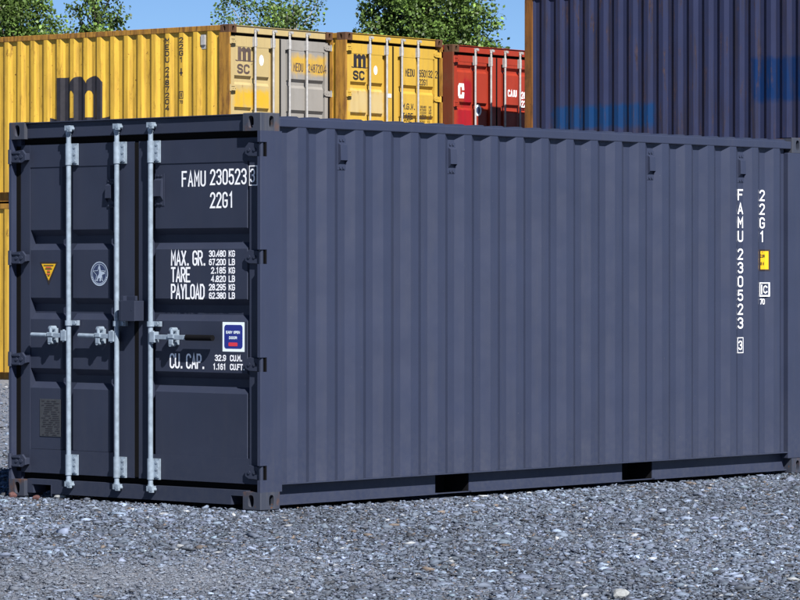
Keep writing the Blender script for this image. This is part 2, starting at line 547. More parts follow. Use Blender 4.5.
def door_mesh(y0, y1, stile0, stile1, blocks, rows, ztop, zbot, zft, zfb, X=.05):
    """steel door leaf: back sheet, proud stiles and rails, raised blocks with sloping edges between recessed bands"""
    mb = MB()
    D = .046
    xb = X + .006 + D                                   # floor of the bands
    mb.face([(xb, y0 + .004, zbot + .004), (xb, y1 - .004, zbot + .004), (xb, y1 - .004, ztop - .004), (xb, y0 + .004, ztop - .004)])
    mb.box(X, xb + .02, y0, stile0, zbot, ztop)
    mb.box(X, xb + .02, stile1, y1, zbot, ztop)
    mb.box(X + .0015, xb + .018, stile0, stile1, zft, ztop - .001)
    mb.box(X + .0015, xb + .018, stile0, stile1, zbot + .001, zfb)
    sl = .042
    for (a, b, ea, eb) in blocks:                       # ea / eb: slope width on the low / high side (0 = butts)
        for (z0, z1, f0, f1) in rows:
            xt = X + .006
            ia, ib = a + ea, b - eb
            j0, j1 = z0 + (sl if f0 else 0), z1 - (sl if f1 else 0)
            top = [(xt, ia, j0), (xt, ib, j0), (xt, ib, j1), (xt, ia, j1)]
            bot = [(xb, a, z0), (xb, b, z0), (xb, b, z1), (xb, a, z1)]
            mb.face(top)
            for i in range(4):
                j = (i + 1) % 4
                mb.face([top[i], top[j], bot[j], bot[i]])
    return mb


def bar_mesh(y, zt, zb, guides, r=.017, X=.0):
    mb = MB()
    mb.tube((X + .012, y, zb), (X + .012, y, zt), r, 16)
    # cam heads top and bottom
    for z, s in ((zt, 1), (zb, -1)):
        mb.tube((X + .012, y, z - s * .035), (X + .012, y, z + s * .012), r * 1.25, 14)
        mb.box(X - .016, X + .03, y - .034, y + .012, z - .008, z + .026)
        mb.box(X - .022, X - .004, y - .05, y - .02, z - .016, z + .02)
        mb.tube((X - .024, y - .04, z + .004), (X + .02, y - .04, z + .004), .011, 10)
    # long bearing brackets
    for (z0, z1) in guides:
        mb.box(X + .034, X + .048, y - .062, y + .024, z0, z1)
        mb.tube((X + .012, y, z0), (X + .012, y, z1), r * 1.35, 16)
        for zz in (z0 + (z1 - z0) * .18, z0 + (z1 - z0) * .5, z0 + (z1 - z0) * .82):
            mb.tube((X + .018, y - .046, zz), (X + .036, y - .046, zz), .010, 8)
        mb.box(X + .022, X + .036, y - .058, y - .02, z0 + .012, z1 - .012)
    return mb


def ring_mesh(y, z, r=.017, X=.0):
    mb = MB()
    mb.tube((X + .012, y, z - .017), (X + .012, y, z + .017), r * 1.5, 16)
    mb.box(X + .02, X + .046, y - .075, y - .018, z - .016, z + .018)
    mb.tube((X + .012, y - .055, z), (X + .046, y - .055, z), .013, 10)
    return mb


def handle_mesh(y, z, s, X=.0, ln=.24):
    """lever on its hub; s = +1 points to larger y"""
    mb = MB()
    b = lambda a, c, *r: mb.box(r[0], r[1], min(y + s * a, y + s * c), max(y + s * a, y + s * c), r[2], r[3])
    b(.010, .058, X - .012, X + .034, z - .036, z + .036)      # hub clevis
    b(.050, ln, X - .006, X + .004, z - .015, z + .017)       # flat lever
    mb.tube((X + .0, y + s * .036, z - .042), (X + .0, y + s * .036, z + .042), .010, 10)
    return mb


def catch_mesh(y, z, X=.0):
    mb = MB()
    mb.box(X + .026, X + .05, y - .022, y + .022, z - .05, z + .05)
    mb.tube((X - .006, y - .004, z + .006), (X - .006, y - .004, z + .055), .012, 10)
    mb.tube((X - .010, y, z + .05), (X + .04, y, z + .05), .017, 12)
    mb.tube((X - .014, y + .004, z - .048), (X + .03, y + .004, z - .048), .014, 12)
    mb.box(X - .016, X - .006, y - .02, y + .018, z - .05, z - .014)
    mb.box(X - .018, X + .02, y - .026, y + .026, z - .006, z + .022)
    return mb


def hinge_mesh(z, right):
    """blade bolted on the stile and knuckle at the post"""
    mb = MB()
    X = .05 if right else .020                          # the left knuckles stand in front of the post's lip
    Y = (lambda v: v) if right else (lambda v: W - v)
    def bx(x0, x1, a, b_, z0, z1):
        a, b_ = Y(a), Y(b_); mb.box(x0, x1, min(a, b_), max(a, b_), z0, z1)
    h = .046
    poly = [(.172, -h * .55), (.172, h * .35), (.14, h), (.022, h * .75), (.022, -h), (.14, -h * .9)]
    n = len(poly)
    vs = [(X - .020, Y(a), z + c) for a, c in poly] + [(X - .003, Y(a), z + c) for a, c in poly]
    mb.idx(vs, [tuple(range(n)), tuple(range(2 * n - 1, n - 1, -1))] + [(i, n + i, n + (i + 1) % n, (i + 1) % n) for i in range(n)])
    mb.tube((X - .024, Y(.022), z - h - .004), (X - .024, Y(.022), z + h + .004), .015, 12)
    bx(X - .003, .049, .09, .165, z - h * .5, z + h * .5)
    if not right:
        bx(X - .028, X - .018, .034, .120, z + h * .45, z + h * .7)
        bx(X - .028, X - .018, .034, .120, z - h * .85, z - h * .6)
    for a in (.085, .135):
        mb.tube((X - .026, Y(a), z), (X - .018, Y(a), z), .012, 8)
    return mb


def vent_mesh(axis, c, z0, z1, plane, wd):
    """small pressed louvre box: flanges, bolts and a hood open below; axis 'x' on the long wall, 'y' on a door"""
    mb = MB()
    P = (lambda a, d, z: (a, plane - d, z)) if axis == 'x' else (lambda a, d, z: (plane - d, a, z))
    def bx(a0, a1, d0, d1, za, zb):
        p = P(a0, d0, za); q_ = P(a1, d1, zb)
        mb.box(min(p[0], q_[0]), max(p[0], q_[0]), min(p[1], q_[1]), max(p[1], q_[1]), za, zb)
    h = wd / 2
    bx(c - h, c + h, 0, .004, z0, z1)
    for zz in (z0 + .014, z1 - .014):
        bx(c - h * .55, c - h * .15, .004, .011, zz - .006, zz + .006)
        bx(c + h * .15, c + h * .55, .004, .011, zz - .006, zz + .006)
    za, zb = z0 + .034, z1 - .034
    # hood: slopes outwards at the top, open at its lower end
    vs = [P(c - h * .8, .004, zb), P(c + h * .8, .004, zb), P(c + h * .8, .026, zb - .012), P(c - h * .8, .026, zb - .012),
          P(c - h * .8, .004, za), P(c + h * .8, .004, za), P(c + h * .8, .030, za + .03), P(c - h * .8, .030, za + .03)]
    mb.idx(vs, [(0, 1, 2, 3), (3, 2, 6, 7), (0, 3, 7, 4), (1, 5, 6, 2)])
    return mb


def container(name, label, loc, rz, mats, L=6.058, H=2.591, group=None, full=False, bars=(1.83, 1.41, 1.03, .62), pockets=((1.800, 2.156), (3.868, 4.226)), ep=.222, bands=None, zft=2.277, cat='shipping container'):
    t = empty(name, loc, rz)
    tag(t, label, cat, group)
    zt = H
    m_wall, m_post, m_cast, m_dl, m_dr = mats['wall'], mats['post'], mats['cast'], mats['dl'], mats['dr']
    # corner castings
    for x, sx in ((0, 1), (L, -1)):
        for y, sy in ((0, 1), (W, -1)):
            for z, sz in ((0, 1), (H, -1)):
                casting(t, x, y, z, sx, sy, sz, m_cast)
    hz = [.245, .95, 1.652, 2.352]
    k = (H - 2.591)
    # door end posts, notched for the hinges
    for side in (0, 1):
        mb = MB()
        Y = (lambda v: v) if side == 0 else (lambda v: W - v)
        cuts = [.118] + [v for z in hz for v in (z + (k if z > 2 else 0) - .047, z + (k if z > 2 else 0) + .047)] + [H - .118] if side == 0 else [.118, H - .118]
        for i, (z0, z1) in enumerate(zip(cuts, cuts[1:])):
            if i % 2 == 0 or side == 1:
                poly = [(.004, 0), (.2, 0), (.2, .075), (.05, .075), (.05, .03), (0, .03), (0, .004)]
            else:
                poly = [(.058, 0), (.2, 0), (.2, .075), (.058, .075)]
            poly = [(a, Y(b)) for a, b in poly]
            mb.prism_z(poly, z0, z1)
        mb.build('corner_post', m_post, t)
        if side == 0:
            for z0, z1 in zip(cuts[1::2], cuts[2::2]):
                mb = MB(); mb.box(.046, .057, .003, .074, z0 + .002, z1 - .002)
                mb.build('hinge_notch_shade', M['rubber'], t)  # dark block put in to stand for shade inside the hinge notch
    for y0, y1 in ((0, .07), (W - .07, W)):
        mb = MB(); mb.box(L - ep, L, y0, y1, .118, H - .118)
        mb.build('corner_post', m_post, t, .006)
    # header and sill
    mb = MB()
    mb.box(.03, .12, .16, W - .16, H - .114, H - .012)
    mb.box(.012, .14, .164, W - .164, H - .012, H - .004)
    mb.build('door_header', mats.get('header', m_dl), t, .003)
    mb = MB()
    pk = ((.2, .36), (W - .404, W - .221))
    mb.box(.03, .15, .162, W - .162, .088, .124)
    xs = [.162, .172, .36, W - .404, W - .221, W - .162]
    mb.box(.03, .15, .30, W - .404, .028, .088)
    mb.box(.03, .15, W - .221, W - .162, .028, .088)
    mb.box(.026, .030, W - .409, W - .215, .088, .094)
    mb.box(.026, .030, W - .411, W - .4045, .01, .088)
    mb.build('door_sill', mats.get('header', m_dl), t)
    # rubber gasket frame behind the leaves
    mb = MB()
    mb.box(.085, .11, .075, W - .075, .124, .172)
    mb.box(.085, .11, .075, W - .075, 2.426 + k, H - .114)
    mb.box(.0855, .1105, .0755, .079, .172, 2.426 + k)
    mb.box(.0855, .1105, W - .079, W - .0755, .172, 2.426 + k)
    mb.box(.0515, .1105, 1.191, 1.230, .1725, 2.4255 + k)
    mb.box(.0475, .0495, .0315, .0735, .1725, 2.4255 + k)
    mb.box(.0475, .0495, W - .0735, W - .0315, .1725, 2.4255 + k)
    mb.build('door_gasket', M['gasket'], t)
    # side walls and rails
    prof = corr_profile(L, ep)
    for side in (0, 1):
        Y = (lambda v: v) if side == 0 else (lambda v: W - v)
        mb = MB()
        z0, z1 = .170, H - .030
        for (a, da), (b, db) in zip(prof, prof[1:]):
            mb.face([(a, Y(da), z0), (b, Y(db), z0), (b, Y(db), z1), (a, Y(da), z1)])
        wall = mb.build('side_wall', m_wall, t)
        if side == 0: t_near = wall
        else: t_far = wall
        mb = MB()
        mb.box(.178, L - .178, min(Y(0.002), Y(.062)), max(Y(0.002), Y(.062)), H - .089, H - (.031 if full else .008))
        mb.build('top_rail', mats.get('rail', m_wall), t, .006)
        mb = MB()
        cuts = [.178] + [v for p in pockets for v in p] + [L - .178]
        for i in range(0, len(cuts), 2):
            a, b = cuts[i], cuts[i + 1]
            mb.box(a, b, min(Y(.074), Y(.080)), max(Y(.074), Y(.080)), .034, .162)
            mb.box(a, b, min(Y(.05), Y(.080)), max(Y(.05), Y(.080)), .024, .034)
        mb.box(.2, L - .225, min(Y(.004), Y(.085)), max(Y(.004), Y(.085)), .162, .1695)
        for (a, b) in pockets:
            mb.box(a, b, min(Y(.072), Y(.098)), max(Y(.072), Y(.098)), .024, .030)
        mb.build('bottom_rail', mats.get('rail', m_wall), t)
        for (a, b) in pockets:
            mb = MB()
            for xx in (a, b):
                mb.box(xx - .003, xx + .003, min(Y(.081), Y(1.2)), max(Y(.081), Y(1.2)), .026, .1615)
            mb.box(a + .003, b - .003, min(Y(.30), Y(1.2)), max(Y(.30), Y(1.2)), .026, .1615)
            mb.build('fork_pocket', M['dark'], t)  # near-black colour stands for the shade inside the pocket
    # front end wall, corrugated
    mb = MB()
    ys = [(.07, L - .02)]
    y = .13
    while y < W - .3:
        ys += [(y, L - .02), (y + .06, L - .06), (y + .13, L - .06), (y + .19, L - .02)]; y += .27
    ys.append((W - .07, L - .02))
    for (a, xa), (b, xb) in zip(ys, ys[1:]):
        mb.face([(xa, a, .17), (xb, b, .17), (xb, b, H - .03), (xa, a, H - .03)])
    mb.build('end_wall', m_wall, t)
    mb = MB(); mb.box(L - .12, L - .004, .162, W - .162, .02, .165); mb.build('end_sill', m_post, t, .004)
    mb = MB(); mb.box(L - .12, L - .004, .162, W - .162, H - .1, H - .02); mb.build('end_header', m_post, t, .004)
    # roof: shallow cross corrugation, floor slab
    mb = MB()
    xs = [(.1, H - .03)]
    x = .25
    while x < L - .35:
        xs += [(x, H - .03), (x + .04, H - .016), (x + .11, H - .016), (x + .15, H - .03)]; x += .209
    xs.append((L - .1, H - .03))
    for (a, za), (b, zb) in zip(xs, xs[1:]):
        mb.face([(a, .02, za), (b, .02, zb), (b, W - .02, zb), (a, W - .02, za)])
        mb.face([(a, .02, za), (b, .02, zb), (b, .02, H - .034), (a, .02, H - .034)])
        mb.face([(a, W - .02, za), (b, W - .02, zb), (b, W - .02, H - .034), (a, W - .02, H - .034)])
    mb.build('roof', m_wall, t)
    mb = MB(); mb.box(.15, L - .12, .086, W - .086, .1635, .19)
    for i in range(int((L - .6) / .32)):
        xx = .35 + i * .32
        if any(a - .1 < xx < b + .1 for a, b in pockets): continue
        mb.box(xx, xx + .05, .1, W - .1, .04, .163)
    mb.build('floor', M['dark'], t)
    # doors
    # raised flats end at 1.844/1.705, 1.374/1.222, .891/.756: blocks meet the band floor between them
    bands = bands or [(1.844, 1.705), (1.376, 1.228), (.890, .753)]
    zft = zft + k
    zs = [zft] + [v for b in bands for v in b] + [.332]
    rows = []
    for i in range(0, len(zs), 2):
        z1, z0 = zs[i], zs[i + 1]
        # flats span z0..z1; their sloping edges run on beyond, into the band
        f0, f1 = (1 if i + 2 < len(zs) else 0), (1 if i > 0 else 0)
        rows.append((z0 - (.042 if f0 else 0), z1 + (.042 if f1 else 0), f0, f1))
    ztop, zbot = 2.432 + k, .166
    lb = [(1.951 - .03, 2.271, .03, .004), (1.474 - .026, 1.848, .026, .006)]
    if not full: lb = [(1.845, 2.271, .03, .004), (1.44, 1.815, .03, .006)]
    dl = door_mesh(1.232, 2.364, 1.386, 2.271, lb, rows, ztop, zbot, zft, .330).build('door', m_dl, t, label=mats.get('dl_label'))
    rb = [(.15, 1.042, .028, .008)] if full else [(.15, .545, .03, .006), (.575, 1.02, .03, .006)]
    dr = door_mesh(.074, 1.189, .15, 1.09, rb, rows, ztop, zbot, zft, .332).build('door', m_dr, t, label=mats.get('dr_label'))
    g = mats.get('galv', M['galv'])
    for i, y in enumerate(bars):
        d = dl if y > 1.21 else dr
        bar_mesh(y, 2.528 + k, .096, ((2.285 + k, 2.432 + k), (.165, .305))).build('locking_bar', g, d)
        ring_mesh(y, 1.205).build('bar_bracket', g, d)
    for z in hz:
        hinge_mesh(z if z < 2 else z + k, False).build('hinge', m_dl, dl, .002)
        hinge_mesh(z if z < 2 else z + k, True).build('hinge', m_dr, dr, .002)
    return t, t_near, t_far, dl, dr


# ---- the big navy container in front
A = R(48.128)
X0, Y0 = -.9047, 23.4406
navy = dict(wall=M['navy'], post=M['navy'], cast=M['navy_cast'], dl=M['navy_shaded'], dr=M['navy_shaded'], header=M['navy_shaded'])
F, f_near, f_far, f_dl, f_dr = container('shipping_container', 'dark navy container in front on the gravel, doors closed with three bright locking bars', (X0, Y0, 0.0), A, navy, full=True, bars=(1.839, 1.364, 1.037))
DX = .056                                                    # plane of the raised door flats
dmap = planar((DX, 0, 0), (0, -1, 0), (0, 0, 1), (-1, 0, 0))   # call with a = -y
smap = planar((.05, 0, 0), (0, -1, 0), (0, 0, 1), (-1, 0, 0))


def dtext(mb, s, yl, yr, z0, z1, th, gap=.36, mp=None):
    if isinstance(mb, tuple):
        m_ = MB(); dtext(m_, s, yl, yr, z0, z1, th, gap, mp); m_.build('lettering', mb[1], mb[0]); return
    text(mb, mp or dmap, s, -yl, z0, yl - yr, z1 - z0, th, gap)


# handles, catches, lock box
for y, d, s in ((1.839, f_dl, 1), (1.364, f_dl, 1), (1.037, f_dr, -1)):
    handle_mesh(y, 1.118, s, ln=.20 if s > 0 else .36).build('door_handle', M['galv'], d, .003)
    catch_mesh(y + .165 if s > 0 else y - .215, 1.118).build('handle_catch', M['galv'], d, .003)
    mb = MB()
    if s > 0:
        mb.tube((-.002, y + .20, 1.12), (-.004, y + .355, 1.122), .015, 10)
        mb.build('handle_grip', M['galv'], d, label='grey galvanised grip')
    else:
        mb.tube((-.003, y - .355, 1.119), (-.003, y - .60, 1.119), .020, 12)
        mb.build('handle_grip', M['rubber'], d, label='black rubber grip')
mb = MB()
mb.box(-.045, .05, 1.130, 1.285, 1.225, 1.36); mb.box(-.050, -.045, 1.128, 1.265, 1.223, 1.362)
mb.box(.0, .05, 1.285, 1.307, 1.222, 1.392); mb.box(.03, .05, 1.20, 1.285, 1.36, 1.392)
mb.tube((-.052, 1.155, 1.30), (-.048, 1.155, 1.30), .006, 8)
mb.build('lock_box', M['navy_shaded'], f_dl, .004)
# vents
vent_mesh('y', .992, 1.996, 2.212, .056, .088).build('vent', M['navy_shaded'], f_dr)
vent_mesh('y', 1.468, 1.99, 2.185, .056, .07).build('vent', M['navy_shaded'], f_dl)
for kx in (2, 6, 14, 18):
    c = .156 + PITCH * kx + .1
    vent_mesh('x', c, 2.234, 2.446, YI, .084).build('vent', M['navy'], F)

# door lettering (positions are measured in the container's own metres)
mb = (f_dr, M['white'])
dtext(mb, 'FAMU', .778, .560, 2.118, 2.224, .0125)
dtext(mb, '230523', .512, .184, 2.126, 2.232, .0125)
dtext(mb, '22G1', .512, .300, 1.974, 2.080, .0125)
dtext(mb, 'MAX. GR.', .880, .570, 1.594, 1.696, .0125, .30)
dtext(mb, 'TARE', .880, .705, 1.484, 1.586, .0125, .30)
dtext(mb, 'PAYLOAD', .880, .572, 1.372, 1.474, .0125, .30)
for i, (a, b) in enumerate((('30,480', 'KG'), ('67,200', 'LB'), ('2,185', 'KG'), ('4,820', 'LB'), ('28,295', 'KG'), ('62,380', 'LB'))):
    z = 1.652 - i * .0553
    yl = .525 if len(a) == 6 else .505
    dtext(mb, a.replace(',', '.'), yl, .374, z, z + .044, .0078, .30)
    dtext(mb, b, .342, .290, z, z + .044, .0078, .30)
dtext(mb, 'CU. CAP.', .892, .580, .910, 1.012, .0125, .30)
dtext(mb, '32.9', .470, .372, .966, 1.008, .0078, .30); dtext(mb, 'CU.M.', .330, .228, .966, 1.008, .0078, .30)
dtext(mb, '1.161', .488, .372, .908, .950, .0078, .30); dtext(mb, 'CU.FT.', .330, .206, .908, .950, .0078, .30)
mb = MB()
text(mb, smap, '3', -.139, 2.138, .034, .090, .010, .1)
rect_ring(mb, smap, -.150, -.080, 2.120, 2.245, .006)
mb.build('lettering', M['white'], f_dr)
# easy open sticker
mb = MB(); rect(mb, dmap, -.402, -.200, 1.030, 1.224, 0); mb.build('sticker', M['sign_white'], f_dr, label='white sticker with a dark blue panel')
mb = MB(); rrect(mb, dmap, -.385, -.217, 1.050, 1.206, .02, 3); mb.build('sticker_panel', M['sign_blue'], f_dr)
mb = MB()
up = planar((DX - .0022, 0, 0), (0, -1, 0), (0, 0, 1), (-1, 0, 0))
dtext(mb, 'EASY OPEN', .366, .242, 1.148, 1.166, .0042, .28, up); dtext(mb, 'DOOR', .338, .268, 1.112, 1.130, .0042, .28, up)
mb.build('sticker_lettering', M['sign_white'], f_dr)
mb = MB(); rrect(mb, up, -.345, -.262, 1.066, 1.090, .006, 1); mb.build('sticker_mark', M['sign_red'], f_dr)
# warning triangle
tri = lambda e: [(-2.176 + e * 1.5, 1.622 - e), (-1.994 - e * 1.5, 1.622 - e), (-2.085, 1.462 + e * 2.6)]
mb = MB(); mb.face([dmap(a, b, 0) for a, b in tri(0)]); mb.build('warning_sticker', M['sign_black'], f_dl)
mb = MB(); mb.face([dmap(a, b, 3) for a, b in tri(.0125)]); mb.build('warning_panel', M['sign_yellow'], f_dl)
mb = MB()
for i, (z, wd) in enumerate(((1.598, .10), (1.586, .055), (1.575, .07), (1.563, .022), (1.551, .03), (1.539, .034), (1.528, .02))):
    if i % 2 == 0: rect(mb, up, -2.085 - wd / 2, -2.085 + wd / 2, z - .003, z + .003, 1)
mb.build('warning_lines', M['sign_black'], f_dl)
mb = MB()
for i, (z, wd) in enumerate(((1.586, .055), (1.563, .03), (1.539, .04))):
    rect(mb, up, -2.085 - wd / 2, -2.085 + wd / 2, z - .003, z + .003, 2)
mb.build('warning_marks', M['sign_red'], f_dl)
# oval emblem: ring, dark field, rearing animal over a star
ec, ez, er, eh = -1.578, 1.541, .084, .082
ell = lambda s, n=40: [(ec + er * s * math.cos(2 * math.pi * i / n), ez + eh * s * math.sin(2 * math.pi * i / n)) for i in range(n + 1)]
mb = MB(); mb.face([dmap(a, b, 0) for a, b in ell(1.0)[:-1]]); mb.build('emblem', M['emblem_dark'], f_dl)
mb = MB()
ribbon(mb, ell(.97), .0065, dmap, 2); ribbon(mb, ell(.80), .003, dmap, 2)
for i in range(14):                                          # beads between the two rings, lower half
    a = R(200 + i * 140 / 13.)
    cx_, cz_ = ec + er * .885 * math.cos(a), ez + eh * .885 * math.sin(a)
    rect(mb, dmap, cx_ - .0045, cx_ + .0045, cz_ - .004, cz_ + .004, 3)
body = [(-.10, .62), (.05, .70), (.12, .52), (.16, .22), (.62, .12), (.66, .0), (.36, -.08), (.30, -.28), (.16, -.62), (.02, -.62), (.04, -.36), (-.10, -.40), (-.20, -.62), (-.32, -.58), (-.22, -.22), (-.04, -.02), (-.02, .30), (-.08, .48)]
mb.face([dmap(ec + a * er, ez + b * eh, 4) for a, b in body])
star = []
for i in range(10):
    a = R(90 + 36 * i); r_ = .74 if i % 2 == 0 else .32
    star.append((ec + er * r_ * math.cos(a), ez + eh * r_ * math.sin(a)))
ribbon(mb, star + [star[0]], .004, dmap, 6)
mb.build('emblem_mark', M['emblem_light'], f_dl)
# data plate with rows of small print
mb = MB(); mb.box(DX - .004, DX, 1.962, 2.174, .420, .678); mb.build('data_plate', M['plate'], f_dl, .001)
mb = MB()
pm = planar((DX - .0042, 0, 0), (0, -1, 0), (0, 0, 1), (-1, 0, 0))
rng = random.Random(4)
z = .664
while z > .432:
    a = -2.165 + rng.random() * .05
    while a < -1.99:
        b = min(-1.972, a + .02 + rng.random() * .07)
        rect(mb, pm, a, b, z - .0035, z + .0015, 0); a = b + .012 + rng.random() * .03
    z -= .0145
mb.build('plate_print', M['black'], f_dl)
# side lettering: stacked characters on the inner flats of the corrugation
sidemap = planar((0, YI, 0), (1, 0, 0), (0, 0, 1), (0, -1, 0))
mb = MB()
cx_ = .156 + PITCH * 18 + .1
zc = [2.187, 2.082, 1.977, 1.872, 1.737, 1.634, 1.529, 1.424, 1.319, 1.214]
for c, z in zip('FAMU230523', zc):
    text(mb, sidemap, c, cx_ - .027, z - .090, .054, .086, .0125, .02)
mb.build('lettering', M['white'], f_near)
mb = MB()
text(mb, sidemap, '3', cx_ - .019, .962, .036, .072, .010, .02)
rect_ring(mb, sidemap, cx_ - .034, cx_ + .034, .942, 1.055, .006)
mb.build('lettering', M['white'], f_near)
mb = MB()
cx2 = .156 + PITCH * 19 + .1
for c, z in zip('22G1', (2.187, 2.082, 1.977, 1.872)):
    text(mb, sidemap, c, cx2 - .027, z - .090, .054, .086, .0125, .02)
mb.build('lettering', M['white'], f_near)
mb = MB()
flat_map = sidemap
sidemap = lambda a, b, k: Vector((a, depth_raw(a) - .002 - k * .0004, b))
# small double frame mark with the letters i and c
rect_ring(mb, sidemap, cx2 - .030, cx2 + .066, 1.372, 1.470, .010)
rect(mb, sidemap, cx2 - .014, cx2 - .002, 1.384, 1.458, 2)
ribbon(mb, [(cx2 + .048, 1.438), (cx2 + .036, 1.448), (cx2 + .020, 1.440), (cx2 + .015, 1.420), (cx2 + .020, 1.402), (cx2 + .036, 1.394), (cx2 + .048, 1.404)], .009, sidemap, 3)
text(mb, sidemap, '70', cx2 - .026, 1.306, .056, .044, .0085, .3)
mb.build('lettering', M['white'], f_near)
mb = MB(); conform(mb, cx2 - .034, cx2 + .074, 1.562, 1.727, .0015); mb.build('height_sticker', M['sign_black'], f_near, label='yellow sticker with a black border')
mb = MB(); conform(mb, cx2 - .024, cx2 + .060, 1.575, 1.714, .0028); mb.build('sticker_panel', M['sign_yellow'], f_near)
mb = MB()
hm = planar((0, YI - .003, 0), (1, 0, 0), (0, 0, 1), (0, -1, 0))
text(mb, hm, '2.6M', cx2 - .026, 1.664, .054, .026, .005, .3)
text(mb, hm, '8 6', cx2 - .022, 1.606, .040, .026, .005, .3)
rect(mb, hm, cx2 - .004, cx2 + .004, 1.702, 1.710, 1)
mb.build('sticker_print', M['sign_black'], f_near)

# ---- yellow and red stack behind
def place(cx, cy, ang):
    """world origin so that local (0, W) sits at (cx, cy); door faces right and towards the camera"""
    rz = ang + R(90)
    yx, yy = -math.sin(rz), math.cos(rz)
    return (cx - yx * W, cy - yy * W), rz


DROP = -.10
yel1 = dict(wall=M['yel_wall'], post=M['rust_post'], cast=M['rust_cast'], dl=M['cream_door'], dr=M['grey_door'], header=M['cream_door'], rail=M['rust_post'], galv=M['galv_old'], dl_label='faded cream yellow door with a repainted patch', dr_label='grey primed door with a yellow patch')
yel2 = dict(wall=M['yel_wall'], post=M['rust_post'], cast=M['rust_cast'], dl=M['yel_door'], dr=M['yel_door'], rail=M['rust_post'], galv=M['galv_old'])
yel2u = dict(yel2, dl=M['yel_door_p'], dl_label='yellow door with a cream repainted panel', header=M['yel_door'])
redm = dict(wall=M['red_wall'], post=M['red_post'], cast=M['rust_cast'], dl=M['red_door'], dr=M['red_door'], galv=M['galv_old'])
RB = [(2.28, 2.16), (1.69, 1.56), (1.09, .96)]
GR = 'stacked containers in the row behind'
AB = R(52)
(p1, r1) = place(-2.520, 53.30, AB)
(p2, r2) = place(-.825, 55.04, AB)
(p3, r3) = place(.838, 57.05, AB)
Y1, y1n, y1f, y1l, y1r = container('shipping_container', 'upper yellow container with big black m on its side, one grey door', (*p1, 2.64), r1, yel1, group=GR)
container('shipping_container', 'lower yellow container at the left edge, under the one marked with big m', (*p1, -.16), r1, yel2, H=2.798, group=GR)
Y2, y2n, y2f, y2l, y2r = container('shipping_container', 'upper yellow container with both doors yellow, between the grey door and the red container', (*p2, 2.64), r2, yel2u, group=GR)
container('shipping_container', 'lower yellow container under the one with two yellow doors, hidden by the navy container', (*p2, -.16), r2, yel2, H=2.798, group=GR)
R1, rn, rf, rdl, rdr = container('shipping_container', 'upper red container with bright red overpainted door, left of the tall blue wall', (*p3, 2.58), r3, redm, group=GR, bands=RB, zft=2.33)
container('shipping_container', 'lower red container under the one with the overpainted door, hidden by the navy container', (*p3, -.16), r3, redm, H=2.738, group=GR, bands=RB, zft=2.33)

for d, dd in ((y1l, y1r), (y2l, y2r), (rdl, rdr)):
    for y, s, p in ((1.83, 1, d), (1.41, 1, d), (1.03, -1, dd), (.62, -1, dd)):
        hm_ = handle_mesh(y, 1.0, s); hm_.box(-.006, .004, min(y + s * .23, y + s * .42), max(y + s * .23, y + s * .42), .985, 1.017)
        hm_.build('door_handle', M['galv_old'], p)
# yellow wall: the big m, stacked small lettering, grey vent
def fmap_conf(a, b, k):                                     # on the far (+y) wall, right of the viewer is -x
    x = -a
    return Vector((x, W - depth_raw(x) + .004 + k * .0004, b))


mb = MB()
m_logo(mb, fmap_conf, -3.66, 1.225, 1.262, .690, 1.5)
mb.build('large_letter', M['black'], y1f)
mb = MB()
fl = planar((0, W - YO, 0), (-1, 0, 0), (0, 0, 1), (0, 1, 0))
cA = .156 + PITCH * 4 - .04; cB = .156 + PITCH * 3 - .04
for i, c in enumerate('MEDU2487204'):
    z = 2.435 - i * .096 - (.05 if i > 3 else 0)
    text(mb, fl, c, -cA - .032, z - .086, .064, .084, .017, .02)
mb.build('lettering', M['black'], y1f)
mb = MB()
for i, c in enumerate('22G1'):
    z = 2.435 - i * .098
    text(mb, fl, c, -cB - .032, z - .086, .064, .084, .017, .02)
mb.build('lettering', M['black'], y1f)
mb = MB()
rect_ring(mb, fl, -cB - .035, -cB + .035, 1.52, 1.62, .012); rect(mb, fl, -cB - .012, -cB + .012, 1.54, 1.60, 1)
text(mb, fl, '70', -cB - .03, 1.44, .06, .05, .01, .3)
rect(mb, fl, -cB - .03, -cB + .03, 1.89, 1.91, 1); rect(mb, fl, -cB - .012, -cB + .012, 1.86, 1.97, 2)
mb.build('lettering', M['black'], y1f)
mb = MB()
c = .156 + PITCH * 1 + .1
vm = MB()
vm.box(c - .05, c + .05, W - YI, W - YI + .006, 2.24, 2.46); vm.box(c - .042, c + .042, W - YI + .006, W - YI + .03, 2.30, 2.45)
vm.build('vent', M['galv_old'], y1f, .004, label='pale grey vent')


def door_logo(parent, mat):
    mb = MB()
    dm = planar((DX, 0, 0), (0, -1, 0), (0, 0, 1), (-1, 0, 0))
    m_logo(mb, dm, -2.235, 2.055, .40, .215, 4)
    for ch, a in (('S', -2.18), ('C', -2.03)):
        for k_, st in enumerate(G[ch]):
            ribbon(mb, [(a + p[0] * .10, 1.885 + p[1] * .115) for p in st], .034, dm, k_)
    mb.build('emblem', mat, parent)


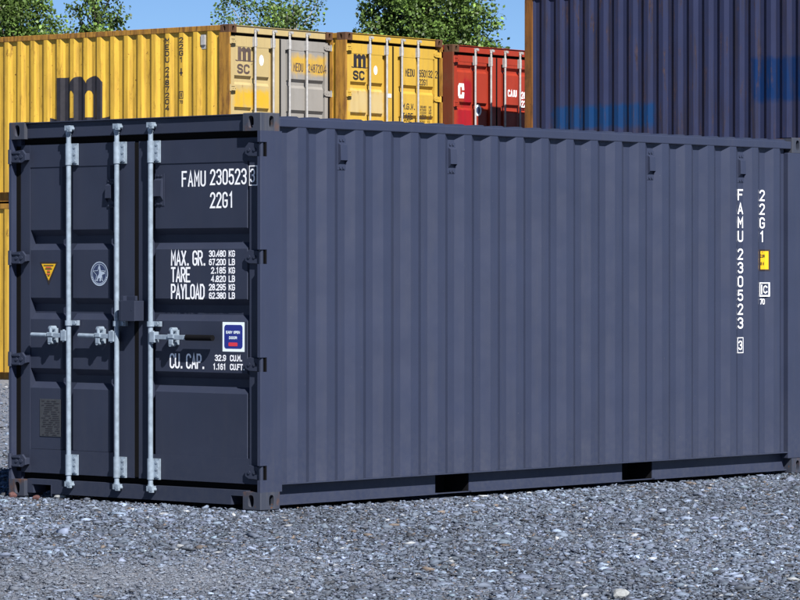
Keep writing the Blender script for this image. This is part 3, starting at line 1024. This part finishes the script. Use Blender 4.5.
M['black_faded'] = plain('faded_black_lettering', (.09, .06, .05), .7, var=.4, scale=8)
door_logo(y1l, M['black_faded']); door_logo(y2l, M['black'])
mb = (y1r, M['black_faded'])
dtext(mb, 'MEDU', .885, .66, 1.96, 2.09, .017); dtext(mb, '248720', .535, .20, 1.96, 2.09, .017); dtext(mb, '4', .17, .11, 1.96, 2.09, .017, .36, smap)
mb = (y2r, M['black'])
dtext(mb, 'MEDU', .885, .66, 1.98, 2.10, .017); dtext(mb, '650132', .535, .20, 1.98, 2.10, .017); dtext(mb, '2', .13, .085, 1.98, 2.10, .015, .1, smap)
dtext(mb, '22G1', .535, .32, 1.855, 1.955, .015)
dtext(mb, 'M.G.W.', .96, .66, 1.46, 1.56, .017); dtext(mb, 'TARE', .96, .70, 1.31, 1.41, .017)
for i in range(5):
    z = 1.50 - i * .045
    dtext(mb, ('30480', '67200', '2220', '4894', '28260')[i], .51, .36, z, z + .036, .008); dtext(mb, 'KG' if i % 2 == 0 else 'LB', .29, .23, z, z + .036, .008)
mb = MB()
mb.face([dmap(-1.64 + .045 * math.cos(R(i * 18)), 2.04 + .07 * math.sin(R(i * 18)), 0) for i in range(20)])
mb.build('sticker', M['sign_white'], y2l)
mb = MB()
mb.face([dmap(-1.64 + .05 * math.cos(R(i * 18)), 2.09 + .08 * math.sin(R(i * 18)), 0) for i in range(20)])
mb.build('sticker', M['sign_white'], y1l)
mb = MB(); rect(mb, dmap, -1.0, -.93, 1.22, 1.26, 0); mb.build('sticker', M['sign_white'], y1r)
mb = MB(); mb.box(.044, .0495, 1.26, 1.37, 1.63, 1.69)
mb.build('sticker', M['sign_white'], y2l)
mb = MB()
ribbon(mb, [(-2.10, 1.90), (-2.105, 1.955), (-2.19, 1.955), (-2.205, 1.93), (-2.205, 1.80), (-2.19, 1.775), (-2.105, 1.775), (-2.10, 1.82)], .055, dmap, 0)
mb.build('lettering', M['white'], rdl)
mb = (rdr, M['white'])
dtext(mb, 'CAIU', .89, .66, 1.82, 1.935, .02); dtext(mb, '281', .52, .34, 1.80, 1.915, .02); dtext(mb, '22G1', .52, .28, 1.66, 1.775, .02)
mb = MB()
mb.face([dmap(-1.70 + .09 * math.cos(R(i * 18)), 1.57 + .09 * math.sin(R(i * 18)), 0) for i in range(20)])
mb.build('emblem', M['sign_white'], rdl)
mb = MB()
mb.face([dmap(-1.70 + .05 * math.cos(R(i * 18)), 1.57 + .06 * math.sin(R(i * 18)), 3) for i in range(20)])
mb.build('emblem_mark', M['emblem_dark'], rdl)

# ---- tall weathered blue stack on the right (forty foot, high)
AC = R(50)
LB = 12.192
rz = AC + R(90)
xd = Vector((math.cos(rz), math.sin(rz))); yd = Vector((-math.sin(rz), math.cos(rz)))
far = Vector((.0345 * 55.98, 55.98))
org = far - xd * LB - yd * W
blum = dict(wall=M['blue_wall'], post=M['blue_rust'], cast=M['blue_rust'], dl=M['blue_wall'], dr=M['blue_wall'], rail=M['blue_wall'], galv=M['galv_old'])
pk40 = ((4.9, 5.26), (6.95, 7.31))
B1, bn, bf, bl, br = container('shipping_container', 'upper weathered dark blue container with bright blue paint patches and a rusty corner post', (org.x, org.y, 3.00), rz, blum, L=LB, H=2.896, group='tall blue containers at the right', pockets=pk40, ep=.15)
container('shipping_container', 'lower weathered dark blue container of the tall stack, hidden by the navy container', (org.x, org.y, -.10), rz, blum, L=LB, H=3.098, group='tall blue containers at the right', pockets=pk40, ep=.15)

# ------------------------------------------------------------------ ground: one sheet, a little lower behind the navy container
def gz(y):
    t = min(1, max(0, (y - 33) / 12.0)); t = t * t * (3 - 2 * t)
    return DROP * t


m, nt, bs = newmat('gravel_bed')
vo = N(nt, 'ShaderNodeTexVoronoi'); vo.inputs['Scale'].default_value = 42
tc = N(nt, 'ShaderNodeTexCoord'); nt.links.new(tc.outputs['Object'], vo.inputs['Vector'])
vr = N(nt, 'ShaderNodeSeparateColor'); nt.links.new(vo.outputs['Color'], vr.inputs[0])
c1 = ramp(nt, vr.outputs[0], .1, .95, (.07, .08, .105, 1), (.19, .21, .255, 1))
c2 = mix(nt, ramp(nt, vr.outputs[1], .88, .92), c1, (.26, .27, .29))
c3 = mix(nt, ramp(nt, vr.outputs[2], .93, .95), c2, (.11, .09, .07))
c4 = mix(nt, math_n(nt, 'MULTIPLY', ramp(nt, noise(nt, .7, detail=5), .4, .7), .35), c3, (.125, .137, .165))
nt.links.new(c4, bs.inputs['Base Color'])
bs.inputs['Roughness'].default_value = .85
bump(nt, bs, vo.outputs['Distance'], .8, .02)
M['gravel'] = m
ys = [-60, -20, 0, 10, 14, 18, 22, 26, 30, 33] + [33 + i for i in range(1, 13)] + [50, 60, 80, 120, 200, 400, 900, 2000]
xs = [-1500, -400, -100, -40, -15, -5, 0, 5, 15, 40, 100, 400, 1500]
mb = MB()
vs = [(x, y, gz(y) - .012) for y in ys for x in xs]
n = len(xs)
mb.idx(vs, [(j * n + i, j * n + i + 1, (j + 1) * n + i + 1, (j + 1) * n + i) for j in range(len(ys) - 1) for i in range(n - 1)], True)
tag(mb.build('ground', M['gravel']), kind='structure')

# crushed stone: one uncountable mass of angular chips
m, nt, bs = newmat('crushed_stone')
at = N(nt, 'ShaderNodeAttribute'); at.attribute_name = 'stone_colour'
nz = noise(nt, 60, detail=4)
nt.links.new(mix(nt, math_n(nt, 'MULTIPLY', ramp(nt, nz, .3, .7), .35), at.outputs['Color'], (.085, .092, .112)), bs.inputs['Base Color'])
bs.inputs['Roughness'].default_value = .75
bs.inputs['Specular IOR Level'].default_value = .35
M['stone'] = m
rs = np.random.default_rng(11)
phi = (1 + 5 ** .5) / 2
ICO = np.array([(-1, phi, 0), (1, phi, 0), (-1, -phi, 0), (1, -phi, 0), (0, -1, phi), (0, 1, phi), (0, -1, -phi), (0, 1, -phi), (phi, 0, -1), (phi, 0, 1), (-phi, 0, -1), (-phi, 0, 1)]) / (1 + phi * phi) ** .5
ICF = np.array([(0, 11, 5), (0, 5, 1), (0, 1, 7), (0, 7, 10), (0, 10, 11), (1, 5, 9), (5, 11, 4), (11, 10, 2), (10, 7, 6), (7, 1, 8), (3, 9, 4), (3, 4, 2), (3, 2, 6), (3, 6, 8), (3, 8, 9), (4, 9, 5), (2, 4, 11), (6, 2, 10), (8, 6, 7), (9, 8, 1)])


def palette(k):
    u = rs.random(k)
    base = np.array((.114, .142, .196))
    val = np.exp(rs.normal(0, .48, k))
    col = base[None] * val[:, None]
    col *= 1 + rs.normal(0, .022, (k, 3))
    wht = u > .986; col[wht] = np.array((.46, .48, .50)) * rs.uniform(.75, 1.1, (wht.sum(), 1))
    tan = (u > .965) & (u <= .986); col[tan] = np.array((.175, .135, .105)) * rs.uniform(.6, 1.25, (tan.sum(), 1))
    blk = u < .08; col[blk] = np.array((.020, .022, .027))
    return np.clip(col, .01, .8)


def stones(name, P, size, mat, dust):
    k = len(P)
    low = sum(np.sin(P[:, 0] * a + P[:, 1] * b + c) for a, b, c in ((1.7, .5, .3), (-2.9, .9, 1.1), (4.3, 1.3, 2.0), (.8, -1.1, 4.0), (6.1, -2.2, .7))) / 5
    v = ICO[None] * (1 + rs.normal(0, .30, (k, 12, 1)))
    for _ in range(4):                                   # broken faces
        d = rs.normal(0, 1, (k, 1, 3)); d /= np.linalg.norm(d, axis=2, keepdims=True)
        over = np.maximum(0, (v * d).sum(2, keepdims=True) - rs.uniform(.3, .75, (k, 1, 1)))
        v = v - d * over
    v = v * size[:, None, None] * 1.15 * np.stack([rs.uniform(.8, 1.7, k), rs.uniform(.6, 1.1, k), rs.uniform(.22, .62, k)], 1)[:, None, :]
    # random tilt then yaw
    t = rs.normal(0, .28, k); c, s = np.cos(t)[:, None], np.sin(t)[:, None]
    y, z = v[..., 1].copy(), v[..., 2].copy(); v[..., 1] = c * y - s * z; v[..., 2] = s * y + c * z
    t = rs.uniform(0, 6.283, k); c, s = np.cos(t)[:, None], np.sin(t)[:, None]
    x, y = v[..., 0].copy(), v[..., 1].copy(); v[..., 0] = c * x - s * y; v[..., 1] = s * x + c * y
    v = v + P[:, None, :]
    f = (ICF[None] + (np.arange(k) * 12)[:, None, None]).reshape(-1, 3)
    me = bpy.data.meshes.new(name)
    me.vertices.add(k * 12); me.vertices.foreach_set('co', v.astype(np.float32).ravel())
    me.loops.add(f.size); me.loops.foreach_set('vertex_index', f.astype(np.int32).ravel())
    me.polygons.add(len(f)); me.polygons.foreach_set('loop_start', np.arange(0, f.size, 3, dtype=np.int32))
    me.update(calc_edges=True)
    pal = palette(k) * ALB * (1 + .38 * low)[:, None]
    pal = pal + (np.array((.155, .170, .200)) - pal) * (.75 * dust)[:, None]
    ca = me.attributes.new('stone_colour', 'FLOAT_COLOR', 'POINT')
    col = np.ones((k * 12, 4), np.float32); col[:, :3] = np.repeat(pal, 12, 0)
    ca.data.foreach_set('color', col.ravel())
    me.materials.append(mat)
    o = bpy.data.objects.new(name, me); COL.objects.link(o)
    return o


def scatter(k, y0, y1, half0, half1):
    y = y0 + (y1 - y0) * rs.random(k)
    hw = half0 + (half1 - half0) * (y - y0) / (y1 - y0)
    x = (rs.random(k) * 2 - 1) * hw
    return x, y


parts_x, parts_y = [], []
for args in ((175000, 15.8, 28.6, 2.7, 4.3), (12000, 27, 32, 4.5, 5.5), (9000, 14.5, 25, 6, 6.5)):
    x, y = scatter(*args); parts_x.append(x); parts_y.append(y)
x, y = scatter(7000, 27, 54, 1, 1); x = -.111 * y + (rs.random(len(x)) - .5) * 1.6; parts_x.append(x); parts_y.append(y)
X = np.concatenate(parts_x); Y = np.concatenate(parts_y)
# keep clear of the container's own footprint
lx = (X - X0) * math.cos(A) + (Y - Y0) * math.sin(A); ly = -(X - X0) * math.sin(A) + (Y - Y0) * math.cos(A)
keep = ~((lx > .05) & (lx < 6.0) & (ly > .05) & (ly < 2.39))
X, Y = X[keep], Y[keep]
k = len(X)
dust = np.exp(-(((X + 1.35) / .85) ** 2 + ((Y - 18.3) / 1.1) ** 2) * (1 + .3 * np.sin(X * 5 + Y * 3)))
size = np.clip(np.exp(rs.normal(math.log(.0070), .58, k)), .0035, .036)
size = size * (1 - .5 * dust * (rs.random(k) < .93))
Z = np.array([gz(v) for v in Y]) - .004 + rs.normal(0, .004, k) + .006 * np.sin(X * 2.1 + 1.3 * np.sin(Y * 1.1)) * np.sin(Y * 1.7)
tag(stones('gravel', np.stack([X, Y, Z], 1), size, M['stone'], dust), kind='stuff')

# a few larger stones one can point to
M['pale_stone'] = plain('pale_stone', (0.288, 0.3024, 0.3096), .8, var=.3, scale=25)
M['red_stone'] = plain('reddish_stone', (.105, .045, .042), .85, var=.4, scale=25)


def rock(name, label, x, y, r, mat, sq=.6):
    rr = random.Random(int(x * 1000) + int(y * 77))
    import bmesh
    bm = bmesh.new(); bmesh.ops.create_icosphere(bm, subdivisions=2, radius=1)
    cuts = [Vector((rr.gauss(0, 1), rr.gauss(0, 1), rr.gauss(0, .8))).normalized() for _ in range(9)]
    for v in bm.verts:
        for c in cuts:
            d = v.co.dot(c) - .72
            if d > 0: v.co -= c * d
        v.co *= 1 + rr.gauss(0, .02)
        v.co = Vector((v.co.x * r * 1.3, v.co.y * r, v.co.z * r * sq))
    me = bpy.data.meshes.new(name); bm.to_mesh(me); bm.free(); me.materials.append(mat)
    o = bpy.data.objects.new(name, me); COL.objects.link(o)
    o.location = (x, y, gz(y) + r * sq * .35); o.rotation_euler = (0, 0, rr.random() * 6)
    return tag(o, label, 'stone')


def on_ground(px, py):
    yy = CAM_H * 3608.5 / (py - 273.5)
    return (px - 400) * yy / 3608.5, yy


rock('stone', 'pale grey stone lying below the left locking bar at the container foot', *on_ground(60, 498), .04, M['pale_stone'])
rock('stone', 'reddish stone against the left bottom corner casting', *on_ground(12.5, 496.5), .026, M['red_stone'], .95)
rock('stone', 'reddish brown stone in front of the left fork pocket opening', *on_ground(36, 498.5), .026, M['red_stone'], .75)
rock('stone', 'white stone at the bottom edge of the photo, right of centre', *on_ground(620, 597), .05, M['pale_stone'])

# ------------------------------------------------------------------ trees behind the stacks
m, nt, bs = newmat('leaves')
at = N(nt, 'ShaderNodeAttribute'); at.attribute_name = 'leaf_colour'
nt.links.new(at.outputs['Color'], bs.inputs['Base Color'])
bs.inputs['Roughness'].default_value = .5
bs.inputs['Specular IOR Level'].default_value = .35
tr = N(nt, 'ShaderNodeBsdfTranslucent'); nt.links.new(at.outputs['Color'], tr.inputs[0])
ms = N(nt, 'ShaderNodeMixShader'); ms.inputs[0].default_value = .3
nt.links.new(bs.outputs[0], ms.inputs[1]); nt.links.new(tr.outputs[0], ms.inputs[2])
nt.links.new(ms.outputs[0], nt.nodes['Material Output'].inputs[0])
M['leaves'] = m
M['bark'] = plain('bark', (0.1008, 0.0864, 0.0648), .9, var=.35, scale=9)
M['pale_bark'] = plain('pale_bark', (0.3024, 0.288, 0.2592), .8, var=.3, scale=9)


def tree(label, px, dist, half_w, z_lo, z_hi, n_clumps, per, leaf, bark, seed, spread=.28, trunk_r=.10, lobes=None):
    rn = np.random.default_rng(seed)
    cx, cy = (px - 400) * dist / 3608.5, dist
    root = empty('tree', (cx, cy, gz(dist)))
    tag(root, label, 'tree', 'trees behind the container stacks')
    zc, rz_ = (z_lo + z_hi) / 2, (z_hi - z_lo) / 2
    # clump centres: in the lobes (dx, z, rx, rz) or in one ellipsoid
    lobes = lobes or [(0, zc, half_w, rz_)]
    wgt = np.array([a[2] ** 2 * a[3] for a in lobes]); wgt = wgt / wgt.sum()
    C_ = []
    for _ in range(n_clumps):
        lb = lobes[rn.choice(len(lobes), p=wgt)]
        d = rn.normal(0, 1, 3); d /= np.linalg.norm(d); r = rn.random() ** .42
        C_.append((lb[0] + d[0] * r * lb[2], d[1] * r * lb[2], lb[1] + d[2] * r * lb[3]))
    C_ = np.array(C_)
    sz = spread * rn.uniform(.6, 1.3, n_clumps)
    k = n_clumps * per
    P = np.repeat(C_, per, 0) + np.clip(rn.normal(0, 1, (k, 3)), -1.7, 1.7) * np.repeat(sz, per)[:, None] * np.array((1, 1, .75)) * .6
    nrm = rn.normal(0, 1, (k, 3)) + np.array((0, -.35, .6)); nrm /= np.linalg.norm(nrm, axis=1)[:, None]
    u = np.cross(nrm, rn.normal(0, 1, (k, 3))); u /= np.linalg.norm(u, axis=1)[:, None]
    v_ = np.cross(nrm, u)
    L_ = (leaf * rn.uniform(.6, 1.3, k))[:, None]
    V = np.stack([P - u * L_ * .5, P + v_ * L_ * .36 + nrm * L_ * .08, P + u * L_ * .55, P - v_ * L_ * .36 + nrm * L_ * .08], 1)
    me = bpy.data.meshes.new('crown')
    me.vertices.add(k * 4); me.vertices.foreach_set('co', V.astype(np.float32).ravel())
    f = np.arange(k * 4, dtype=np.int32)
    me.loops.add(k * 4); me.loops.foreach_set('vertex_index', f)
    me.polygons.add(k); me.polygons.foreach_set('loop_start', np.arange(0, k * 4, 4, dtype=np.int32))
    me.update(calc_edges=True)
    tone = np.repeat(np.exp(rn.normal(0, .36, n_clumps)), per) * np.exp(rn.normal(0, .30, k))
    col = np.array((.078, .130, .027))[None] * tone[:, None]
    yl = rn.random(k) > .88; col[yl] *= np.array((1.7, 1.55, 1.6))
    col = np.clip(np.repeat(np.concatenate([col, np.ones((k, 1))], 1), 4, 0), .005, .5).astype(np.float32)
    ca = me.attributes.new('leaf_colour', 'FLOAT_COLOR', 'POINT'); ca.data.foreach_set('color', col.ravel())
    me.materials.append(M['leaves'])
    o = bpy.data.objects.new('crown', me); COL.objects.link(o); o.parent = root
    # trunk and limbs reaching the clumps
    mb = MB()
    pts = [Vector((0, 0, -.1))]
    nseg = 9
    for i in range(1, nseg + 1):
        pts.append(Vector((pts[-1].x + rn.normal(0, .07), pts[-1].y + rn.normal(0, .07), z_hi * .97 * i / nseg)))
    for i in range(nseg):
        mb.tube(pts[i], pts[i + 1], trunk_r * (1 - .93 * i / nseg), 8, trunk_r * (1 - .93 * (i + 1) / nseg), False)
    for c in C_[rn.permutation(n_clumps)[:min(n_clumps, 60)]]:
        c = Vector(c)
        zb = max(z_lo * .6, c.z - (abs(c.x) + abs(c.y)) * .9 - .25)
        i = min(nseg - 1, max(0, int(zb / (z_hi * .97) * nseg)))
        t = zb / (z_hi * .97) * nseg - i
        b = pts[i].lerp(pts[i + 1], min(1, max(0, t)))
        mid = b.lerp(c, .5) + Vector((rn.normal(0, .06), rn.normal(0, .06), -.08))
        mb.tube(b, mid, .028, 6, .018, False); mb.tube(mid, c, .018, 6, .006, False)
    mb.build('trunk', bark, root)
    return root


tree('leafy green tree above the left end of the yellow container wall', 12, 74, 1.15, 4.2, 9.4, 340, 66, .080, M['bark'], 3, .28, lobes=[(-.25, 7.4, .95, 1.9), (.35, 6.4, .75, 1.0), (-.6, 5.8, .9, 1.2)])
tree('thin green tree with gaps, second from the left, above the big letter m', 97, 75, .7, 4.6, 8.6, 84, 58, .076, M['bark'], 8, .24, .07, lobes=[(.0, 7.2, .50, 1.0), (.12, 6.5, .55, .6), (-.15, 5.6, .5, .8)])
tree('sparse tree with a pale thin trunk above the cream and grey doors', 282, 76, 1.3, 4.8, 9.2, 125, 48, .074, M['pale_bark'], 21, .24, .055, lobes=[(-.75, 7.2, .75, .85), (.25, 7.1, .75, .9), (.0, 6.4, 1.25, .42), (.9, 6.3, .35, .4), (-1.25, 6.35, .35, .25)])
tree('broad dense green tree above the second yellow and the red container', 424, 75, 1.6, 4.2, 9.2, 500, 84, .082, M['bark'], 33, .25, .16, lobes=[(-.95, 6.7, .62, .9), (-.1, 7.5, 1.0, 1.6), (.85, 6.7, .70, 1.15), (.95, 6.1, .72, .5), (0, 5.8, 1.3, .9)])
tree('small tree top just showing over the red container', 509, 82, .22, 4.5, 6.52, 16, 26, .08, M['bark'], 40, .16, .04, lobes=[(0, 6.1, .16, .32)])
